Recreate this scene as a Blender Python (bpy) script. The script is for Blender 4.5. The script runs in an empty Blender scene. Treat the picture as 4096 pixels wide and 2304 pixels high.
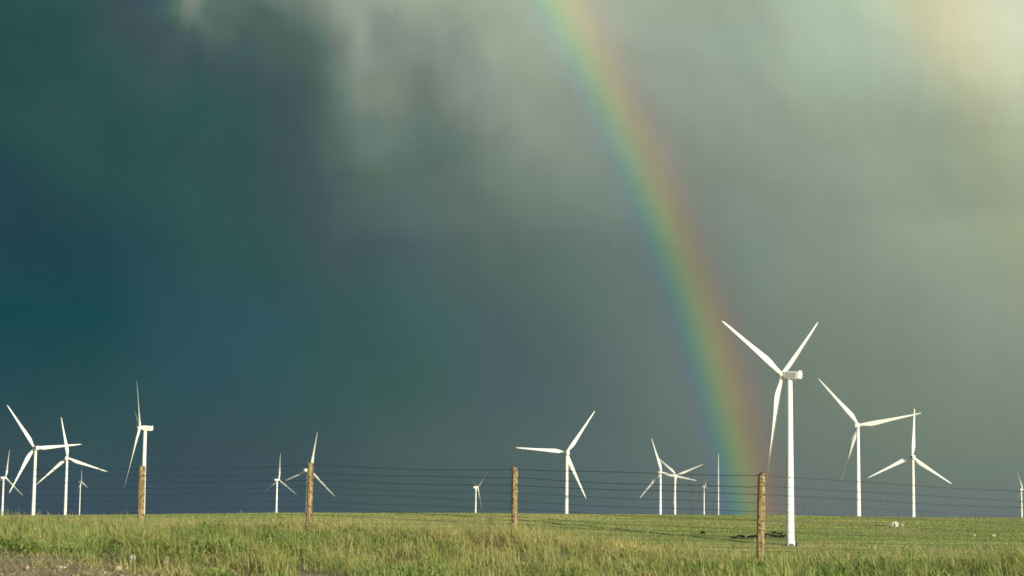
import bpy, bmesh, math, random
import numpy as np
from mathutils import Matrix, Vector, Euler
SC = bpy.context.scene
COL = SC.collection
RNG = np.random.default_rng(7)
random.seed(7)
SUN_E = 5.0; SKY_STR = .15; EXPO = 0.25
N_TUFT = 38000; N_STEM = 12000; N_WEED = 5000; N_LIT = 60000; N_GRAV = 12000; N_PAST = 420000
WIRE_R = .0036; MAST_Z = -5.6
SKY_U = [-0.2696, -0.2576, -0.2296, -0.2056, -0.1856, -0.1736, -0.1656, -0.1596, -0.1536, -0.1476, -0.1396, -0.1276, -0.1176, -0.1076, -0.0996, -0.0926, -0.0866, -0.0806, -0.0736, -0.0656, -0.0556, -0.0436, -0.0296, -0.0136, 0.0064, 0.0324, 0.0624, 0.0984, 0.1384, 0.1784, 0.2184, 0.2576]
SKY_V = [0.001, 0.0317, 0.0577, 0.0777, 0.0978, 0.116, 0.1343, 0.1453, 0.1568, 0.169, 0.1793, 0.1896, 0.1979, 0.2061, 0.2131, 0.2194, 0.2256, 0.2316, 0.2377, 0.2431, 0.2481, 0.2529, 0.2577, 0.2623]
SKY_C = [
[[.047,.084,.109],[.047,.084,.109],[.047,.083,.109],[.046,.083,.108],[.047,.083,.109],[.048,.084,.11],[.049,.086,.112],[.05,.087,.113],[.05,.088,.114],[.051,.088,.115],[.052,.089,.116],[.053,.091,.117],[.054,.092,.118],[.055,.094,.117],[.057,.096,.116],[.058,.098,.115],[.06,.101,.114],[.062,.104,.113],[.064,.108,.11],[.066,.111,.11],[.067,.115,.111],[.069,.117,.113],[.071,.118,.116],[.073,.119,.12],[.077,.122,.128],[.086,.131,.14],[.106,.149,.154],[.123,.16,.158],[.134,.17,.167],[.141,.177,.174],[.141,.181,.177],[.141,.181,.175]],
[[.04,.079,.092],[.04,.079,.092],[.038,.082,.092],[.036,.084,.092],[.039,.082,.093],[.04,.08,.093],[.042,.08,.093],[.043,.08,.093],[.044,.08,.094],[.045,.082,.094],[.045,.083,.095],[.046,.086,.096],[.047,.088,.098],[.049,.09,.1],[.05,.091,.101],[.052,.093,.103],[.053,.095,.104],[.056,.099,.105],[.06,.106,.107],[.064,.111,.108],[.07,.116,.109],[.074,.12,.111],[.077,.123,.115],[.079,.126,.12],[.084,.132,.127],[.094,.143,.137],[.111,.159,.148],[.133,.174,.155],[.145,.187,.16],[.156,.204,.165],[.165,.217,.168],[.171,.222,.175]],
[[.021,.069,.085],[.021,.07,.085],[.023,.074,.084],[.025,.079,.083],[.028,.081,.091],[.029,.082,.096],[.03,.083,.098],[.031,.083,.099],[.031,.084,.101],[.032,.085,.101],[.033,.086,.1],[.033,.089,.1],[.034,.09,.1],[.037,.094,.1],[.039,.097,.1],[.041,.099,.1],[.042,.101,.099],[.043,.103,.1],[.045,.107,.101],[.047,.11,.102],[.05,.113,.104],[.054,.115,.107],[.06,.115,.112],[.068,.115,.118],[.076,.121,.126],[.09,.138,.138],[.114,.162,.151],[.141,.179,.159],[.16,.205,.169],[.176,.228,.178],[.188,.242,.187],[.206,.255,.199]],
[[.014,.066,.08],[.015,.066,.08],[.016,.07,.081],[.018,.073,.081],[.023,.076,.091],[.026,.078,.096],[.027,.08,.098],[.028,.081,.1],[.029,.082,.102],[.029,.084,.102],[.03,.085,.103],[.031,.088,.103],[.032,.09,.103],[.034,.094,.102],[.036,.098,.101],[.038,.099,.099],[.038,.1,.096],[.039,.102,.097],[.041,.105,.099],[.043,.108,.101],[.045,.112,.103],[.05,.115,.107],[.058,.115,.113],[.067,.115,.119],[.077,.124,.127],[.093,.143,.139],[.116,.164,.152],[.143,.184,.162],[.17,.216,.177],[.195,.246,.193],[.21,.264,.207],[.231,.283,.223]],
[[.01,.063,.076],[.01,.063,.076],[.011,.065,.078],[.012,.068,.08],[.02,.071,.089],[.024,.074,.094],[.025,.076,.097],[.026,.079,.099],[.027,.081,.101],[.028,.082,.102],[.029,.084,.103],[.031,.087,.105],[.032,.089,.106],[.034,.093,.104],[.036,.097,.102],[.037,.097,.098],[.037,.097,.094],[.039,.099,.095],[.04,.102,.098],[.042,.106,.1],[.045,.111,.103],[.051,.115,.108],[.06,.117,.114],[.07,.119,.122],[.083,.132,.13],[.099,.151,.14],[.117,.167,.153],[.144,.189,.165],[.178,.225,.185],[.216,.264,.21],[.235,.289,.231],[.254,.313,.249]],
[[.014,.06,.076],[.014,.06,.076],[.014,.062,.077],[.015,.064,.078],[.02,.069,.086],[.023,.073,.088],[.025,.077,.089],[.026,.08,.089],[.027,.083,.089],[.028,.084,.09],[.029,.087,.092],[.032,.09,.094],[.034,.092,.096],[.039,.093,.098],[.042,.093,.1],[.045,.094,.1],[.048,.095,.099],[.048,.097,.101],[.048,.1,.103],[.051,.105,.106],[.056,.111,.111],[.063,.118,.116],[.073,.126,.121],[.084,.135,.127],[.097,.149,.137],[.11,.165,.148],[.126,.177,.157],[.154,.203,.175],[.196,.246,.203],[.24,.29,.23],[.262,.32,.246],[.282,.35,.267]],
[[.017,.058,.077],[.017,.058,.077],[.017,.06,.076],[.018,.06,.075],[.021,.068,.082],[.023,.073,.083],[.024,.078,.08],[.026,.082,.079],[.027,.085,.078],[.028,.087,.079],[.03,.089,.081],[.033,.092,.084],[.035,.096,.087],[.044,.092,.092],[.049,.088,.098],[.054,.091,.102],[.058,.093,.105],[.057,.096,.107],[.055,.098,.107],[.062,.103,.113],[.067,.11,.12],[.075,.121,.125],[.087,.134,.127],[.098,.151,.131],[.109,.166,.143],[.121,.179,.156],[.133,.187,.16],[.166,.218,.185],[.216,.269,.222],[.265,.318,.25],[.291,.353,.26],[.312,.388,.283]],
[[.018,.059,.078],[.018,.06,.078],[.019,.063,.076],[.02,.065,.075],[.023,.073,.082],[.025,.078,.082],[.026,.082,.082],[.028,.085,.082],[.029,.087,.082],[.031,.088,.084],[.034,.089,.086],[.038,.091,.089],[.042,.092,.093],[.048,.092,.098],[.053,.091,.102],[.061,.1,.107],[.066,.108,.111],[.07,.115,.114],[.074,.123,.119],[.08,.129,.126],[.087,.137,.133],[.096,.147,.139],[.106,.158,.143],[.117,.172,.147],[.131,.185,.159],[.143,.199,.171],[.154,.207,.178],[.182,.232,.195],[.226,.28,.231],[.275,.331,.257],[.303,.366,.265],[.331,.409,.295]],
[[.019,.06,.08],[.019,.06,.081],[.021,.068,.077],[.022,.07,.075],[.025,.079,.079],[.027,.082,.081],[.029,.087,.083],[.03,.089,.084],[.031,.089,.085],[.033,.089,.086],[.036,.089,.088],[.041,.088,.092],[.045,.089,.095],[.05,.092,.1],[.054,.092,.103],[.062,.105,.108],[.069,.114,.114],[.076,.126,.119],[.083,.137,.126],[.087,.142,.132],[.096,.151,.14],[.104,.158,.141],[.114,.168,.146],[.13,.185,.156],[.153,.205,.174],[.167,.22,.189],[.177,.231,.196],[.199,.247,.206],[.238,.292,.239],[.268,.326,.254],[.272,.332,.247],[.305,.378,.283]],
[[.019,.06,.082],[.019,.061,.081],[.025,.077,.075],[.025,.077,.074],[.026,.082,.078],[.029,.086,.081],[.032,.089,.085],[.032,.09,.085],[.033,.089,.086],[.034,.089,.087],[.037,.089,.089],[.042,.09,.093],[.047,.089,.098],[.053,.092,.102],[.057,.095,.108],[.066,.112,.116],[.071,.123,.121],[.083,.138,.115],[.091,.148,.118],[.096,.152,.125],[.103,.161,.135],[.109,.165,.14],[.122,.179,.152],[.147,.21,.177],[.177,.229,.192],[.192,.244,.208],[.203,.254,.216],[.218,.263,.218],[.25,.304,.249],[.276,.339,.261],[.282,.342,.251],[.324,.398,.295]],
[[.021,.067,.076],[.02,.069,.076],[.026,.081,.077],[.024,.078,.075],[.027,.082,.078],[.029,.085,.081],[.031,.087,.083],[.032,.088,.085],[.033,.089,.086],[.034,.089,.087],[.034,.088,.087],[.043,.09,.094],[.051,.091,.097],[.056,.097,.106],[.065,.111,.107],[.081,.13,.112],[.09,.146,.124],[.107,.164,.138],[.119,.178,.148],[.117,.176,.148],[.118,.177,.149],[.102,.156,.134],[.123,.184,.155],[.153,.212,.179],[.197,.248,.207],[.214,.265,.22],[.218,.271,.227],[.231,.279,.23],[.26,.317,.255],[.284,.348,.266],[.29,.353,.26],[.346,.417,.306]],
[[.023,.077,.071],[.024,.077,.071],[.028,.085,.08],[.025,.08,.076],[.028,.084,.08],[.029,.085,.081],[.028,.084,.08],[.032,.088,.084],[.032,.089,.085],[.032,.09,.085],[.033,.091,.087],[.043,.092,.094],[.048,.09,.097],[.056,.1,.109],[.069,.12,.112],[.084,.138,.115],[.098,.158,.132],[.121,.185,.156],[.128,.196,.166],[.141,.209,.177],[.129,.196,.165],[.117,.181,.153],[.132,.203,.174],[.18,.211,.182],[.219,.267,.221],[.237,.286,.234],[.233,.287,.238],[.244,.295,.243],[.271,.331,.261],[.291,.358,.271],[.299,.364,.271],[.371,.437,.317]],
[[.024,.079,.075],[.025,.08,.076],[.029,.085,.081],[.026,.082,.078],[.029,.086,.082],[.03,.087,.083],[.029,.087,.083],[.03,.089,.083],[.033,.092,.086],[.035,.091,.088],[.037,.091,.089],[.048,.09,.096],[.052,.092,.101],[.059,.106,.109],[.073,.125,.11],[.093,.15,.125],[.115,.179,.151],[.141,.207,.177],[.135,.205,.174],[.165,.209,.178],[.148,.205,.175],[.138,.202,.172],[.158,.202,.172],[.204,.248,.205],[.233,.28,.231],[.252,.302,.243],[.244,.298,.247],[.254,.308,.254],[.279,.342,.266],[.297,.366,.275],[.306,.373,.28],[.391,.453,.325]],
[[.025,.079,.075],[.025,.08,.076],[.027,.083,.079],[.029,.085,.081],[.034,.088,.085],[.033,.089,.086],[.031,.089,.086],[.032,.088,.085],[.034,.093,.089],[.038,.092,.091],[.04,.092,.093],[.048,.09,.097],[.05,.093,.102],[.062,.109,.105],[.076,.128,.11],[.103,.165,.139],[.141,.203,.172],[.199,.229,.191],[.2,.239,.196],[.202,.241,.199],[.186,.222,.185],[.15,.199,.171],[.196,.235,.194],[.222,.271,.227],[.253,.301,.243],[.271,.322,.255],[.257,.313,.257],[.265,.322,.264],[.29,.357,.275],[.311,.384,.287],[.329,.399,.298],[.428,.486,.343]],
[[.023,.077,.073],[.024,.077,.073],[.025,.082,.078],[.031,.087,.083],[.039,.09,.091],[.038,.091,.09],[.035,.091,.089],[.04,.091,.091],[.04,.092,.092],[.041,.092,.091],[.042,.092,.093],[.048,.09,.096],[.054,.097,.107],[.064,.112,.107],[.075,.127,.108],[.106,.17,.143],[.15,.216,.182],[.212,.255,.207],[.203,.248,.202],[.205,.251,.204],[.19,.229,.192],[.176,.207,.176],[.211,.258,.212],[.231,.278,.236],[.273,.326,.257],[.289,.341,.269],[.271,.326,.267],[.276,.336,.273],[.305,.377,.289],[.334,.414,.313],[.37,.442,.326],[.48,.529,.372]],
[[.023,.074,.07],[.022,.076,.072],[.024,.078,.074],[.031,.09,.086],[.045,.093,.096],[.044,.092,.095],[.037,.092,.089],[.044,.092,.094],[.043,.092,.093],[.046,.09,.094],[.047,.088,.095],[.055,.099,.107],[.058,.105,.117],[.066,.115,.106],[.081,.133,.111],[.116,.174,.149],[.159,.217,.184],[.218,.261,.215],[.208,.254,.209],[.211,.257,.211],[.195,.238,.196],[.186,.225,.186],[.216,.263,.22],[.248,.298,.25],[.291,.345,.267],[.304,.359,.28],[.283,.338,.276],[.286,.348,.281],[.318,.395,.302],[.354,.442,.335],[.409,.481,.352],[.528,.568,.399]],
[[.023,.075,.071],[.022,.076,.072],[.026,.083,.079],[.035,.094,.09],[.045,.092,.094],[.049,.09,.097],[.046,.089,.094],[.052,.094,.102],[.051,.093,.101],[.052,.095,.102],[.052,.095,.104],[.062,.109,.112],[.066,.115,.109],[.071,.121,.102],[.085,.141,.117],[.125,.18,.152],[.174,.222,.189],[.232,.279,.233],[.225,.272,.228],[.218,.265,.22],[.209,.256,.211],[.204,.249,.205],[.223,.269,.227],[.26,.31,.26],[.307,.366,.278],[.317,.376,.293],[.294,.348,.283],[.294,.36,.288],[.332,.413,.317],[.376,.467,.356],[.449,.516,.373],[.568,.603,.424]],
[[.023,.075,.071],[.022,.076,.072],[.026,.082,.078],[.038,.094,.092],[.048,.09,.096],[.054,.096,.104],[.054,.099,.108],[.059,.105,.107],[.06,.105,.106],[.058,.106,.107],[.057,.103,.113],[.066,.116,.109],[.071,.121,.104],[.076,.126,.105],[.088,.149,.125],[.134,.183,.156],[.187,.229,.193],[.249,.299,.251],[.232,.282,.237],[.221,.268,.222],[.224,.27,.227],[.223,.269,.224],[.227,.275,.233],[.273,.328,.269],[.321,.384,.289],[.328,.393,.305],[.304,.359,.29],[.301,.37,.295],[.347,.431,.332],[.396,.49,.375],[.486,.543,.388],[.598,.631,.444]],
[[.023,.075,.071],[.022,.076,.072],[.025,.082,.078],[.044,.094,.095],[.049,.089,.096],[.059,.103,.111],[.065,.114,.119],[.073,.124,.117],[.072,.122,.108],[.069,.119,.111],[.064,.113,.115],[.071,.121,.104],[.075,.126,.104],[.08,.134,.114],[.098,.16,.134],[.145,.189,.16],[.201,.236,.2],[.265,.319,.266],[.231,.278,.234],[.217,.263,.22],[.231,.28,.236],[.238,.289,.242],[.231,.278,.237],[.298,.363,.28],[.335,.4,.301],[.342,.408,.315],[.315,.37,.298],[.308,.38,.3],[.36,.447,.346],[.413,.51,.392],[.516,.563,.399],[.618,.648,.46]],
[[.023,.075,.071],[.022,.076,.072],[.024,.082,.077],[.048,.092,.097],[.049,.087,.096],[.059,.105,.108],[.074,.125,.106],[.098,.157,.132],[.085,.139,.118],[.081,.135,.114],[.074,.124,.107],[.078,.13,.109],[.078,.13,.11],[.093,.151,.127],[.123,.186,.159],[.163,.209,.176],[.213,.257,.21],[.289,.349,.28],[.246,.295,.248],[.231,.28,.235],[.249,.299,.25],[.266,.32,.263],[.245,.293,.25],[.312,.382,.291],[.348,.415,.31],[.352,.42,.324],[.326,.381,.304],[.312,.386,.303],[.368,.454,.353],[.426,.525,.398],[.534,.573,.406],[.631,.66,.471]],
[[.023,.075,.071],[.023,.076,.072],[.025,.084,.077],[.047,.091,.096],[.051,.093,.104],[.065,.115,.104],[.119,.185,.154],[.105,.166,.139],[.086,.14,.117],[.084,.14,.117],[.083,.137,.114],[.08,.133,.111],[.088,.146,.122],[.118,.174,.148],[.155,.209,.175],[.198,.245,.205],[.242,.292,.238],[.295,.36,.284],[.258,.31,.258],[.243,.291,.245],[.273,.329,.268],[.285,.346,.276],[.26,.313,.261],[.322,.393,.297],[.359,.428,.318],[.364,.432,.333],[.335,.391,.31],[.317,.391,.306],[.375,.461,.359],[.437,.539,.403],[.552,.583,.412],[.641,.67,.482]],
[[.023,.074,.07],[.024,.077,.073],[.028,.088,.082],[.045,.089,.094],[.055,.1,.112],[.077,.132,.112],[.164,.217,.185],[.101,.164,.137],[.092,.15,.125],[.091,.148,.126],[.09,.146,.123],[.08,.134,.113],[.099,.162,.137],[.148,.198,.17],[.191,.233,.191],[.242,.29,.241],[.278,.334,.273],[.296,.363,.283],[.267,.322,.265],[.25,.298,.255],[.301,.37,.285],[.3,.367,.283],[.28,.341,.27],[.325,.399,.299],[.367,.44,.325],[.372,.44,.337],[.342,.4,.314],[.321,.396,.307],[.381,.468,.364],[.447,.551,.406],[.566,.591,.417],[.651,.679,.491]],
[[.023,.074,.07],[.024,.078,.074],[.032,.094,.088],[.046,.089,.094],[.054,.099,.113],[.104,.168,.137],[.21,.239,.201],[.116,.186,.159],[.104,.164,.139],[.103,.163,.137],[.098,.157,.132],[.111,.177,.149],[.139,.189,.162],[.177,.221,.184],[.214,.26,.217],[.262,.317,.258],[.288,.35,.277],[.294,.36,.28],[.295,.359,.283],[.292,.354,.281],[.321,.392,.3],[.325,.396,.307],[.298,.365,.281],[.345,.421,.32],[.376,.452,.329],[.379,.449,.342],[.348,.41,.32],[.325,.402,.308],[.386,.475,.367],[.454,.562,.406],[.574,.598,.42],[.656,.684,.496]],
[[.023,.074,.07],[.024,.078,.074],[.032,.093,.088],[.046,.089,.094],[.049,.093,.106],[.11,.17,.141],[.232,.271,.221],[.118,.19,.162],[.108,.171,.143],[.108,.17,.143],[.103,.163,.136],[.13,.203,.172],[.164,.205,.177],[.198,.238,.195],[.233,.28,.236],[.28,.341,.272],[.297,.362,.282],[.292,.358,.28],[.318,.389,.296],[.327,.403,.303],[.337,.413,.314],[.351,.428,.329],[.316,.389,.294],[.368,.448,.345],[.384,.464,.336],[.387,.458,.348],[.354,.418,.323],[.328,.408,.308],[.39,.482,.37],[.461,.572,.406],[.582,.604,.422],[.661,.689,.502]]]
# ---------------------------------------------------------------- terrain (metres, eye of the photographer at the origin)
FENCE_W=np.array([-60,-36.6,-31.9,-27.0,-22.0,-17.1,-12.2,0,30.])
FENCE_Z=np.array([-.60,-.50,-.49,-.47,-.53,-.76,-.66,-.7,-.9])
CREST_A=np.array([-2,-.26,-.19,-.118,0,.08,.175,.20,.26,2.])
CREST_S=np.array([-.012,-.0046,-.0034,-.0016,-.0003,0,.0002,.0001,.0004,.001])
FAR=np.array([(-876,3459,49.7),(-464,1949,57.3),(-531,2391,58.5),(-286,1550,62.2),(-428,3679,55.),(-258,2552,51.1),(-71,4214,52.7),(56,1940,58.6),
 (207,2744,57.3),(267,3227,63.6),(277,1584,72.5),(410,2029,61.2),(1260,4916,72.1)])
def sstep(x): x=np.clip(x,0,1); return x*x*(3-2*x)
def crest(a): return np.interp(a,CREST_A,CREST_S)
FAR_OFF=FAR[:,2]-80-crest(FAR[:,0]/FAR[:,1])*FAR[:,1]
def terrain(X,Y):
    X=np.asarray(X,float);Y=np.asarray(Y,float)
    t=(31.1-(X+Y))/2**.5; w=(X-Y)/2**.5
    zf=np.interp(w,FENCE_W,FENCE_Z)
    und=.05*np.sin(X*.9+1.3*np.sin(Y*.5))*np.sin(Y*.7+.4)+.03*np.sin(X*2.1+Y*1.3)
    near=zf-.013*np.clip(t,0,11)-.16*np.clip(t-11,0,6.5)-(.02+.085*sstep((X/np.maximum(Y,5.)+.01)/.11))*np.clip(-t-.8,0,1e9)+und*sstep((13-t)/3)
    near=np.maximum(near,-1.75)
    Yc=np.maximum(Y,1.)
    a=X/Yc; s=crest(a)
    zc=s*1250
    valley=np.interp(Y,[-200,30,60,100,250,500,780],[-1.6,-.9,-1.6,-3.4,-9.,-14.5,-17.8])
    far=valley+(zc-valley)*sstep((Y-780)/470)
    rel=.15*np.sin(Y*.115+.9*np.sin(X*.021)+X*.012)+.16*np.sin(Y*.26+X*.03+1.7*np.sin(X*.013+2))
    far=far+rel*sstep((Y-300)/400)*sstep((1290-Y)/60)
    # land beyond the crest, falling to the bases of the far turbines
    d2=(X[...,None]-FAR[:,0])**2+(Y[...,None]-FAR[:,1])**2+30.**2
    wt=d2**-1.5
    off=(wt*FAR_OFF).sum(-1)/wt.sum(-1)
    back=s*Y+off*sstep((Y-1235)/260)
    far=np.where(Y>1250,back,far)
    k=sstep((-t-5)/35)
    return near*(1-k)+far*k
# ---------------------------------------------------------------- helpers
def link(o, parent=None):
    COL.objects.link(o)
    if parent is not None: o.parent = parent
    return o
def tag(o, label=None, cat=None, group=None, kind=None):
    if label: o['label'] = label
    if cat: o['category'] = cat
    if group: o['group'] = group
    if kind: o['kind'] = kind
    return o
def empty(name, loc=(0, 0, 0), rz=0.0):
    o = bpy.data.objects.new(name, None); link(o)
    o.location = loc; o.rotation_euler = (0, 0, rz); o.empty_display_size = .5
    return o
def mesh_obj(name, me, mat, parent=None):
    o = bpy.data.objects.new(name, me)
    if mat is not None and not me.materials: me.materials.append(mat)
    return link(o, parent)
def bm_obj(name, bm, mat, parent=None, smooth=False):
    bmesh.ops.recalc_face_normals(bm, faces=bm.faces)
    me = bpy.data.meshes.new(name); bm.to_mesh(me); bm.free()
    if smooth:
        for p in me.polygons: p.use_smooth = True
    return mesh_obj(name, me, mat, parent)
def np_mesh(name, V, counts, idx, smooth=False):
    me = bpy.data.meshes.new(name)
    me.vertices.add(len(V)); me.vertices.foreach_set('co', np.ascontiguousarray(V, np.float32).ravel())
    me.loops.add(len(idx)); me.loops.foreach_set('vertex_index', np.ascontiguousarray(idx, np.int32))
    counts = np.asarray(counts, np.int32); me.polygons.add(len(counts))
    st = np.zeros(len(counts), np.int32); st[1:] = np.cumsum(counts)[:-1]
    me.polygons.foreach_set('loop_start', st)
    if smooth: me.polygons.foreach_set('use_smooth', np.ones(len(counts), bool))
    me.update(calc_edges=True)
    return me
def set_col(me, C):
    a = me.color_attributes.new('tint', 'FLOAT_COLOR', 'POINT')
    c4 = np.ones((len(C), 4), np.float32); c4[:, :3] = C
    a.data.foreach_set('color', c4.ravel())
def ring_loft(bm, rings, cap=True):
    vs = [[bm.verts.new(p) for p in r] for r in rings]
    n = len(vs[0])
    for a, b in zip(vs[:-1], vs[1:]):
        for i in range(n):
            bm.faces.new((a[i], a[(i+1) % n], b[(i+1) % n], b[i]))
    if cap:
        bm.faces.new(vs[0][::-1]); bm.faces.new(vs[-1])
    return vs
def circle(cx, cy, z, r, n=24):
    return [(cx+r*math.cos(2*math.pi*i/n), cy+r*math.sin(2*math.pi*i/n), z) for i in range(n)]
def add_box(bm, c, s, bevel=0.0, rot=None):
    m = Matrix.Translation(c) @ (rot.to_4x4() if rot is not None else Matrix.Identity(4)) @ Matrix.Diagonal((*s, 1))
    r = bmesh.ops.create_cube(bm, size=1, matrix=m)
    if bevel:
        es = list({e for v in r['verts'] for e in v.link_edges})
        bmesh.ops.bevel(bm, geom=es, offset=bevel, segments=2, affect='EDGES', profile=.6)
def add_tube(bm, pts, r, n=6):
    pts = [Vector(p) for p in pts]; rings = []
    for i, p in enumerate(pts):
        t = (pts[min(i+1, len(pts)-1)]-pts[max(i-1, 0)]).normalized()
        a = t.cross(Vector((0, 0, 1)) if abs(t.z) < .95 else Vector((1, 0, 0))).normalized(); b = t.cross(a)
        rr = r[i] if isinstance(r, (list, tuple)) else r
        rings.append([p+a*rr*math.cos(2*math.pi*k/n)+b*rr*math.sin(2*math.pi*k/n) for k in range(n)])
    ring_loft(bm, rings)
# ---------------------------------------------------------------- node helpers
class NT:
    def __init__(s, tree): s.t = tree; s.n = tree.nodes; s.l = tree.links
    def new(s, typ, **kw):
        nd = s.n.new(typ)
        for k, v in kw.items(): setattr(nd, k, v)
        return nd
    def put(s, sock, v):
        if hasattr(v, 'is_output') or isinstance(v, bpy.types.NodeSocket): s.l.new(v, sock)
        elif v is not None: sock.default_value = v
    def math(s, op, a, b=None, c=None, clamp=False):
        nd = s.new('ShaderNodeMath', operation=op, use_clamp=clamp)
        s.put(nd.inputs[0], a); s.put(nd.inputs[1], b); s.put(nd.inputs[2], c)
        return nd.outputs[0]
    def vec(s, op, a, b=None, scale=None):
        nd = s.new('ShaderNodeVectorMath', operation=op)
        s.put(nd.inputs[0], a); s.put(nd.inputs[1], b)
        if scale is not None: s.put(nd.inputs['Scale'], scale)
        return nd.outputs['Value'] if op in ('DOT_PRODUCT', 'LENGTH') else nd.outputs[0]
    def map(s, v, a, b, c=0.0, d=1.0, smooth=False):
        nd = s.new('ShaderNodeMapRange', interpolation_type='SMOOTHSTEP' if smooth else 'LINEAR')
        s.put(nd.inputs[0], v)
        for i, x in zip((1, 2, 3, 4), (a, b, c, d)): s.put(nd.inputs[i], x)
        return nd.outputs[0]
    def noise(s, vec, scale, detail=3.0, rough=.55, out='Fac', dist=0.0):
        nd = s.new('ShaderNodeTexNoise'); s.put(nd.inputs['Vector'], vec)
        nd.inputs['Scale'].default_value = scale; nd.inputs['Detail'].default_value = detail
        nd.inputs['Roughness'].default_value = rough; nd.inputs['Distortion'].default_value = dist
        return nd.outputs[out]
    def ramp(s, fac, stops, interp='LINEAR'):
        nd = s.new('ShaderNodeValToRGB'); cr = nd.color_ramp; cr.interpolation = interp
        e = cr.elements
        while len(e) > 1: e.remove(e[-1])
        for i, (p, c) in enumerate(stops):
            el = e[0] if i == 0 else e.new(p)
            el.position = p; el.color = (c[0], c[1], c[2], 1)
        s.put(nd.inputs[0], fac); return nd.outputs[0]
    def mix(s, f, a, b, mode='MIX'):
        nd = s.new('ShaderNodeMix', data_type='RGBA', blend_type=mode)
        s.put(nd.inputs[0], f)
        for k, v in ((6, a), (7, b)):
            s.put(nd.inputs[k], (*v, 1) if isinstance(v, tuple) and len(v) == 3 else v)
        return nd.outputs[2]
    def comb(s, x, y, z):
        nd = s.new('ShaderNodeCombineXYZ')
        for i, v in enumerate((x, y, z)): s.put(nd.inputs[i], v)
        return nd.outputs[0]
    def sep(s, v):
        nd = s.new('ShaderNodeSeparateXYZ'); s.put(nd.inputs[0], v); return nd.outputs
def material(name, build, rough=.6, spec=.3):
    m = bpy.data.materials.new(name); m.use_nodes = True
    t = NT(m.node_tree); b = m.node_tree.nodes['Principled BSDF']
    b.inputs['Roughness'].default_value = rough; b.inputs['Specular IOR Level'].default_value = spec
    build(t, b); return m
def simple(name, col, rough=.6, var=.12, scale=3.0, spec=.3, bump=0.0):
    def f(t, b):
        co = t.new('ShaderNodeTexCoord').outputs['Object']
        n = t.noise(co, scale, 4.0)
        k = t.map(n, .3, .7, 1-var, 1+var)
        t.put(b.inputs['Base Color'], t.vec('MULTIPLY', tuple(col), t.comb(k, k, k)))
        if bump:
            bp = t.new('ShaderNodeBump'); bp.inputs['Strength'].default_value = bump; bp.inputs['Distance'].default_value = .01
            t.put(bp.inputs['Height'], t.noise(co, scale*4, 4.0)); t.put(b.inputs['Normal'], bp.outputs[0])
    return material(name, f, rough, spec)
# ---------------------------------------------------------------- sun, sky, rainbow
SUN_AZ, SUN_EL = 145.75, 8.0             # behind the photographer to the right; the bow's centre lies opposite
sa, se = math.radians(SUN_AZ), math.radians(SUN_EL)
SUN_DIR = Vector((math.sin(sa)*math.cos(se), math.cos(sa)*math.cos(se), math.sin(se)))
sl = bpy.data.lights.new('sun', 'SUN'); sl.energy = SUN_E; sl.angle = math.radians(.5); sl.color = (1.0, .93, .74)
so = link(bpy.data.objects.new('sun', sl)); so.rotation_euler = SUN_DIR.to_track_quat('Z', 'Y').to_euler()
w = bpy.data.worlds.new('World'); SC.world = w; w.use_nodes = True
T = NT(w.node_tree)
for nd in list(T.n): T.n.remove(nd)
wout = T.new('ShaderNodeOutputWorld')
D = T.vec('NORMALIZE', T.new('ShaderNodeTexCoord').outputs['Generated'])
sky = T.new('ShaderNodeTexSky', sky_type='NISHITA', sun_disc=False)
sky.sun_elevation = se; sky.sun_rotation = sa; sky.altitude = 1800; sky.air_density = 1.2; sky.dust_density = 1.5
bg1 = T.new('ShaderNodeBackground'); T.put(bg1.inputs[0], sky.outputs[0]); bg1.inputs[1].default_value = SKY_STR
dx, dy, dz = T.sep(D)
yy = T.math('MAXIMUM', dy, .06)
u0 = T.math('DIVIDE', dx, yy); v0 = T.math('DIVIDE', T.math('MAXIMUM', dz, 0.0), yy)
P0 = T.comb(u0, v0, 0.0)
wn = T.vec('SUBTRACT', T.noise(P0, 7.0, 4.0, .5, 'Color'), (.5, .5, .5))
wn2 = T.vec('SUBTRACT', T.noise(P0, 26.0, 3.0, .5, 'Color'), (.5, .5, .5))
hi = T.map(v0, .02, .16, .25, 1.0)
fib = T.math('SUBTRACT', T.noise(T.comb(T.math('MULTIPLY', T.math('SUBTRACT', u0, T.math('MULTIPLY', v0, .18)), 95.0), T.math('MULTIPLY', v0, 9.0), 1.0), 1.0, 4.0, .6), .5)
fib2 = T.math('SUBTRACT', T.noise(T.comb(T.math('MULTIPLY', u0, 60.0), T.math('MULTIPLY', v0, 7.0), 5.0), 1.0, 3.0, .6), .5)
warp = T.vec('ADD', T.vec('ADD', T.vec('SCALE', wn, scale=.010), T.vec('SCALE', wn2, scale=.008)), T.comb(T.math('MULTIPLY', fib, .005), T.math('MULTIPLY', fib2, .020), 0.0))
P1 = T.vec('ADD', P0, T.vec('SCALE', warp, scale=hi))
u1, v1, _ = T.sep(P1)
SPAN = SKY_U[-1]-SKY_U[0]
fu = T.math('DIVIDE', T.math('SUBTRACT', u1, SKY_U[0]), SPAN, clamp=True)
col = None
for k, row in enumerate(SKY_C):
    r = T.ramp(fu, [((uu-SKY_U[0])/SPAN, c) for uu, c in zip(SKY_U, row)], 'CARDINAL')
    col = r if col is None else T.mix(T.map(v1, SKY_V[k-1], SKY_V[k]), col, r)
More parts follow.
